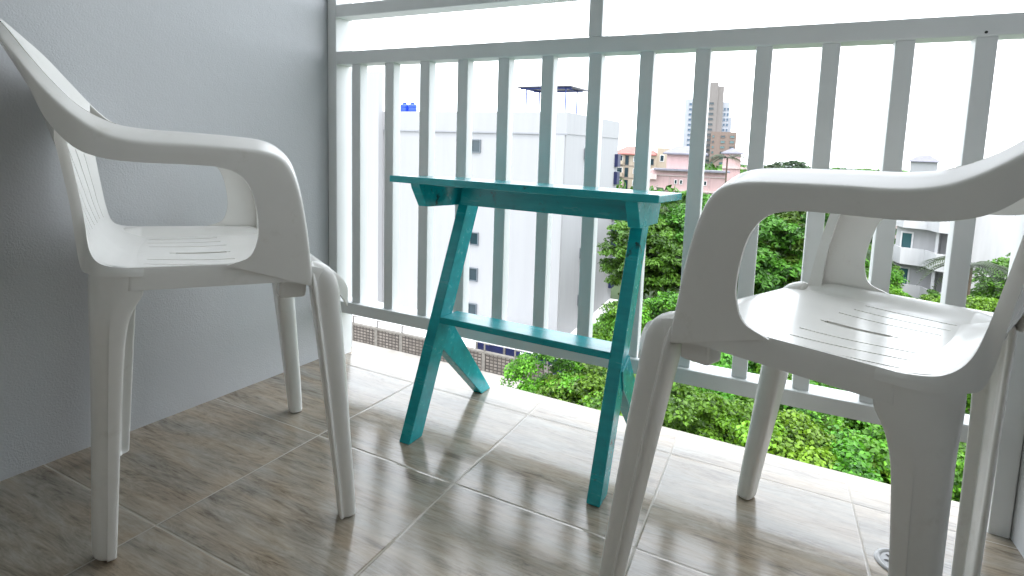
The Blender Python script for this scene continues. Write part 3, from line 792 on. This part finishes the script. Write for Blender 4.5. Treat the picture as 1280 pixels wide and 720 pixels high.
for z in (2.2, 5.2):
    for x in (-1.0, 3.0): window(wr, x, x+1.4, z, z+.6, 0, M['frame_w'], M['glass_b'], .12, 'y', .06)
pr2 = building('rose_house', (19.5, 106, GZ), 'pale rose building between the far trees and the white balconies', 'building', R_(-8))
bm = bmesh.new(); add_box(bm, -4.5, 3.0, 0, 9, 0, 7.0); bm_obj('wall', bm, M['pinkl'], pr2)
ridge_roof('roof', -5.0, 3.5, -.5, 9.5, 7.0, 1.6, M['rose'], pr2)
for x in (-3.4, -1.2, 1.2): window(pr2, x, x+1.0, 3.6, 5.0, 0, M['frame_w'], M['glass'], .12, 'y', .08)
gr = building('gabled_house', (51, 245, GZ), 'distant house with a grey hipped roof above the treeline', 'building', R_(-10))
bm = bmesh.new(); add_box(bm, -4, 4, 0, 8, 0, 12); bm_obj('wall', bm, M['facade2'], gr)
ridge_roof('roof', -5, 5, -1, 9, 12, 2.4, M['greyroof'], gr)

# ------------------------------------------------------------------ trees
def leaf_cloud(seed, rx, rz, nclump, nleaf, size, elong=1.6):
    """leaves in clumps spread through a crown; returns verts, faces, tone per face"""
    rng = np.random.default_rng(seed); V = []; Fc = []; tone = []
    cl = []
    while len(cl) < nclump:
        p = rng.uniform(-1, 1, 3)
        r = np.linalg.norm(p)
        if r > 1 or r < .35: continue
        if p[2] < -.55: continue
        bulge = .82+.28*math.sin(3*math.atan2(p[1], p[0])+seed)*math.cos(2.3*p[2]+seed)
        p = p/r*(r**.45)*bulge
        cl.append(p*np.array([rx, rx, rz]))
    for c in cl:
        cr = rng.uniform(.32, .62)*rx*.42; t0 = rng.uniform(.15, .85)
        k = nleaf//nclump
        d = rng.normal(size=(k, 3)); d /= np.linalg.norm(d, axis=1)[:, None]
        d[:, 2] = np.abs(d[:, 2])*.9-.25
        pos = c + d*(cr*rng.uniform(.55, 1.05, (k, 1)))*np.array([1, 1, .75])
        for q, dd in zip(pos, d):
            nrm = dd*.6+np.array([0, 0, .7])+rng.normal(size=3)*.45; nrm /= np.linalg.norm(nrm)
            a = np.cross(nrm, rng.normal(size=3)); a /= np.linalg.norm(a); b = np.cross(nrm, a)
            s = size*rng.uniform(.6, 1.25); l = s*elong
            i = len(V)
            V += [q-a*l*.5, q+b*s*.5+nrm*s*.06, q+a*l*.5-nrm*s*.18, q-b*s*.5+nrm*s*.06]
            Fc.append((i, i+1, i+2, i+3)); tone.append(min(1, max(0, t0+rng.normal()*.22)))
    return V, Fc, tone

def cloud_mesh(name, seed, rx, rz, nclump, nleaf, size, mat, elong=1.6):
    V, Fc, tone = leaf_cloud(seed, rx, rz, nclump, nleaf, size, elong)
    me = bpy.data.meshes.new(name); me.from_pydata([tuple(v) for v in V], [], Fc); me.materials.append(mat)
    a = me.attributes.new('tone', 'FLOAT', 'FACE'); a.data.foreach_set('value', tone)
    me.update(); return me

def trunk_mesh(name, h, r, seed, spread):
    rng = random.Random(seed); bm = bmesh.new()
    p = Vector((0, 0, 0)); pts = [p.copy()]
    for k in range(5):
        p = p + Vector((rng.uniform(-.15, .15), rng.uniform(-.15, .15), h*.62/5)); pts.append(p.copy())
    for k in range(5): add_cyl(bm, pts[k], pts[k+1], r*(1-.1*k), r*(1-.1*(k+1)), 8)
    for k in range(7):
        a = k*0.9+rng.random(); s = pts[3+k % 3]
        e = s + Vector((math.cos(a)*spread*.6, math.sin(a)*spread*.6, h*rng.uniform(.15, .32)))
        add_cyl(bm, s, e, r*.4, r*.12, 6)
    me = bpy.data.meshes.new(name); bm.to_mesh(me); bm.free(); me.materials.append(M['bark']); return me

CROWN = {
    'a': [cloud_mesh('crown', 11+i, 2.5, 2.0, 130, 24000, .088, M['leaf']) for i in range(3)],
    'y': [cloud_mesh('crown', 31+i, 2.4, 1.8, 120, 22000, .10, M['leafy'], 1.3) for i in range(2)],
    'd': [cloud_mesh('crown', 51+i, 3.2, 3.4, 150, 18000, .15, M['leafd'], 2.0) for i in range(3)],
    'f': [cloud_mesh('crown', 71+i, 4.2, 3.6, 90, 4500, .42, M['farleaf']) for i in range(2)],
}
CRZ = {'a': 2.0, 'y': 1.8, 'd': 3.4, 'f': 3.6}
ZMAX = {me.name: max(v.co.z for v in me.vertices) for l in CROWN.values() for me in l}
TRK = trunk_mesh('trunk', 8.0, .16, 5, 2.2)
KIND = {'a': 'leafy green tree', 'y': 'bright yellow green bushy tree', 'd': 'tall dark green tree', 'f': 'hazy far tree'}
ntree = 0
def tree(px, depth, ztop, kind, label, group, s=1.0):
    global ntree
    ntree += 1
    p = at(px, 215, depth)
    o = empty('tree', (p.x, p.y, GZ), label, 'tree', group, rz=(ntree*2.399) % 6.28)
    me = CROWN[kind][ntree % len(CROWN[kind])]
    cz = ztop-GZ-ZMAX[me.name]*s*1.0
    c = link(bpy.data.objects.new('crown', me)); c.parent = o; c.location = (0, 0, cz); c.scale = (s, s, s)
    t = link(bpy.data.objects.new('trunk', TRK)); t.parent = o; k = (cz+.6)/8.0; t.scale = (.8+.2*s, .8+.2*s, k)
    return o
G1 = 'leafy trees below the balcony'
near = [(738, 15.5, -5.0, 'a', .8), (775, 14.5, -4.75, 'a', .9), (842, 13.2, -4.7, 'a', .92), (905, 12.6, -4.85, 'a', .9), (965, 11.8, -5.0, 'y', .85), (1025, 11.6, -5.1, 'y', .9), (1085, 11.2, -5.2, 'a', .9), (1160, 11.5, -5.0, 'a', 1.), (1250, 12, -4.8, 'a', 1.), (880, 10.2, -6.0, 'a', .9), (1000, 9.6, -6.2, 'y', .9), (1060, 13.5, -5.3, 'a', .95), (1105, 14.5, -5.2, 'a', 1.), (1090, 9.6, -5.9, 'a', .9), (985, 14.5, -5.0, 'a', .9), (930, 15, -4.8, 'a', .9), (1150, 15, -5.0, 'a', .9), (800, 11, -5.7, 'a', .8), (748, 13, -6.0, 'a', .75)]
mid = [(800, 20, -4.7, 'a', .85), (838, 19, -4.2, 'a', .95), (890, 18.5, -3.9, 'a', 1.), (948, 18, -4.0, 'a', .95), (1008, 18.5, -4.2, 'y', 1.), (1072, 19, -3.9, 'y', 1.), (1135, 19.5, -4.3, 'y', 1.), (1200, 19, -4.7, 'y', .95), (1270, 18, -4.6, 'y', 1.)]
back = [(812, 27, -1.7, 'd', .68), (846, 28, -1.3, 'd', .95), (888, 29, -.5, 'd', 1.), (938, 27, -.9, 'd', .95), (988, 28, -.8, 'd', 1.), (1036, 31, -2.4, 'd', .9), (1075, 42, -4.4, 'd', .8), (1100, 37, -4.6, 'd', .7), (1190, 36, -7.2, 'd', .6), (1105, 31, -5.6, 'y', 1.), (1135, 28, -5.7, 'y', .9), (1165, 26, -5.6, 'y', .9), (1195, 24, -5.3, 'y', .9), (1235, 23, -4.4, 'y', .9), (1085, 33, -4.4, 'a', 1.), (1300, 30, -3.5, 'd', .9), (838, 40, -2.6, 'd', .9), (870, 44, -1.0, 'd', 1.1), (1010, 50, -1.2, 'd', 1.1), (945, 52, -.6, 'd', 1.1)]
for (px, d_, zt, k, s) in near: tree(px, d_, zt-.012*d_, k, {'a': 'leafy green tree in the nearest row below the balcony edge', 'y': 'yellow green tree in the nearest row below the balcony edge'}[k], G1, s)
for (px, d_, zt, k, s) in mid: tree(px, d_, zt-.018*d_, k, {'a': 'mid green tree in the second row below the railing', 'y': 'bright yellow green bushy tree in front of the white balcony building'}[k], 'bushy trees in the second row', s)
BL = {'d': ('tall dark green tree behind the leafy rows', 'tall dark trees behind'), 'y': ('bright green shrub at the foot of the white balcony building', 'bright shrubs by the white balconies'), 'a': ('mid green bush beside the palm tree left of the white balconies', 'bushes by the palms')}
for (px, d_, zt, k, s) in back: tree(px, d_, zt-.03*d_, k, BL[k][0], BL[k][1], s)
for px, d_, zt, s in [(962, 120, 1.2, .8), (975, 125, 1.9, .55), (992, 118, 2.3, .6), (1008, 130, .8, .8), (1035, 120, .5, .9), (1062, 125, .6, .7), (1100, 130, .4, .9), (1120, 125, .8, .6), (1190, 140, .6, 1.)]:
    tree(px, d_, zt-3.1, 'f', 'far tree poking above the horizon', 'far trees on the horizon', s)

# far woodland band (uncountable)
def woodland():
    rng = np.random.default_rng(5); V = []; Fc = []; tone = []
    for k in range(420):
        u = rng.uniform(690, 1500); d_ = rng.uniform(62, 230) if k > 150 else rng.uniform(150, 420)
        p = at(u, 215, d_); 
        if 100 < d_ < 0: continue
        hgt = min(rng.uniform(5, 9), 13.4-.024*d_)
        if 1110 < u < 1290 and d_ < 95: continue
        r = rng.uniform(2.5, 5)
        for q in range(70):
            dd = rng.normal(size=3); dd /= np.linalg.norm(dd); c = np.array([p.x, p.y, GZ+hgt-r*.8]) + dd*np.array([r, r, r*.8])*rng.uniform(.6, 1)
            s = rng.uniform(.5, 1.1)*(1 if d_ < 150 else 1.7); a = np.cross(dd+rng.normal(size=3)*.5, rng.normal(size=3)); a /= np.linalg.norm(a); b = np.cross(dd, a); b /= np.linalg.norm(b)+1e-6
            i = len(V); V += [c-a*s, c+b*s*.6, c+a*s, c-b*s*.6]; Fc.append((i, i+1, i+2, i+3)); tone.append(rng.random())
    me = bpy.data.meshes.new('far_woodland'); me.from_pydata([tuple(v) for v in V], [], Fc); me.materials.append(M['leafd'])
    a = me.attributes.new('tone', 'FLOAT', 'FACE'); a.data.foreach_set('value', tone)
    o = link(bpy.data.objects.new('far_woodland', me)); o['kind'] = 'stuff'
    tag(o, 'mass of distant green woodland stretching to the horizon', 'woodland')
woodland()

def palm_mesh():
    rng = np.random.default_rng(3); V = []; Fc = []; tone = []
    for k in range(20):
        az = k*2.399; up = rng.uniform(.1, 1.1); L = rng.uniform(1.9, 2.7)
        d0 = np.array([math.cos(az), math.sin(az), 0]); side = np.array([-math.sin(az), math.cos(az), 0])
        t0 = rng.uniform(.2, .9)
        for j in range(22):
            t = (j+1)/22; c = d0*L*t*.9 + np.array([0, 0, up*t*1.4-1.9*t*t])
            for sg in (-1, 1):
                l = .62*math.sin(math.pi*(.12+.82*t)); tip = c+side*sg*l*.8+d0*l*.45+np.array([0, 0, -.30*l])
                i = len(V); V += [c-d0*.02, c+d0*.05, tip]; Fc.append((i, i+1, i+2)); tone.append(t0)
    me = bpy.data.meshes.new('fronds'); me.from_pydata([tuple(v) for v in V], [], Fc); me.materials.append(M['palm'])
    a = me.attributes.new('tone', 'FLOAT', 'FACE'); a.data.foreach_set('value', tone); return me
FR_ = palm_mesh()
def palm(px, depth, z, s, label):
    p = at(px, 215, depth); o = empty('palm_tree', (p.x, p.y, GZ), label, 'palm tree', 'palms beyond the railing', rz=px % 6)
    f = link(bpy.data.objects.new('fronds', FR_)); f.parent = o; f.location = (0, 0, z-GZ); f.scale = (s, s, s)
    bm = bmesh.new(); add_cyl(bm, (0, 0, 0), (0, 0, z-GZ), .16, .10, 8); bm_obj('trunk', bm, M['bark'], o)
palm(1228, 27, -4.6, 1.15, 'palm tree in front of the plain white building at far right')
palm(1072, 36, -5.6, 1.1, 'palm tree left of the white balcony building')
palm(1082, 38, -6.4, 1.0, 'low palm tree beside the white balcony building')
palm(908, 75, -.2, 1.5, 'palm tree top in front of the pink pavilion')

# ------------------------------------------------------------------ light
w = bpy.data.worlds.new('World'); SC.world = w; w.use_nodes = True
nt = w.node_tree; bg = nt.nodes['Background']
sky = nt.nodes.new('ShaderNodeTexSky'); sky.sky_type = 'NISHITA'; sky.sun_disc = False
EL, AZ = 66, 140
sky.sun_elevation = R_(EL); sky.sun_rotation = R_(AZ); sky.air_density = 1.2; sky.dust_density = 4.0
mx = nt.nodes.new('ShaderNodeMixRGB'); mx.inputs[0].default_value = .82
nt.links.new(sky.outputs[0], mx.inputs[1]); mx.inputs[2].default_value = (8.6, 9.0, 9.5, 1)      # overcast cloud sheet
nt.links.new(mx.outputs[0], bg.inputs['Color']); bg.inputs['Strength'].default_value = .12
sl = bpy.data.lights.new('sun', 'SUN'); sl.energy = .65; sl.angle = R_(14); sl.color = (1, .96, .9)
so = link(bpy.data.objects.new('sun', sl))
# NISHITA: rotation 0 = +Y, clockwise seen from above
sd = Vector((math.sin(R_(AZ))*math.cos(R_(EL)), math.cos(R_(AZ))*math.cos(R_(EL)), math.sin(R_(EL))))
so.rotation_euler = sd.to_track_quat('Z', 'Y').to_euler()

SC.view_settings.view_transform = 'Standard'; SC.view_settings.look = 'None'
SC.view_settings.exposure = 2.12; SC.view_settings.gamma = 1
SC.render.engine = 'CYCLES'
SC.cycles.max_bounces = 10; SC.cycles.diffuse_bounces = 6; SC.cycles.glossy_bounces = 4
SC.cycles.use_denoising = True
SC.cycles.sample_clamp_indirect = 12
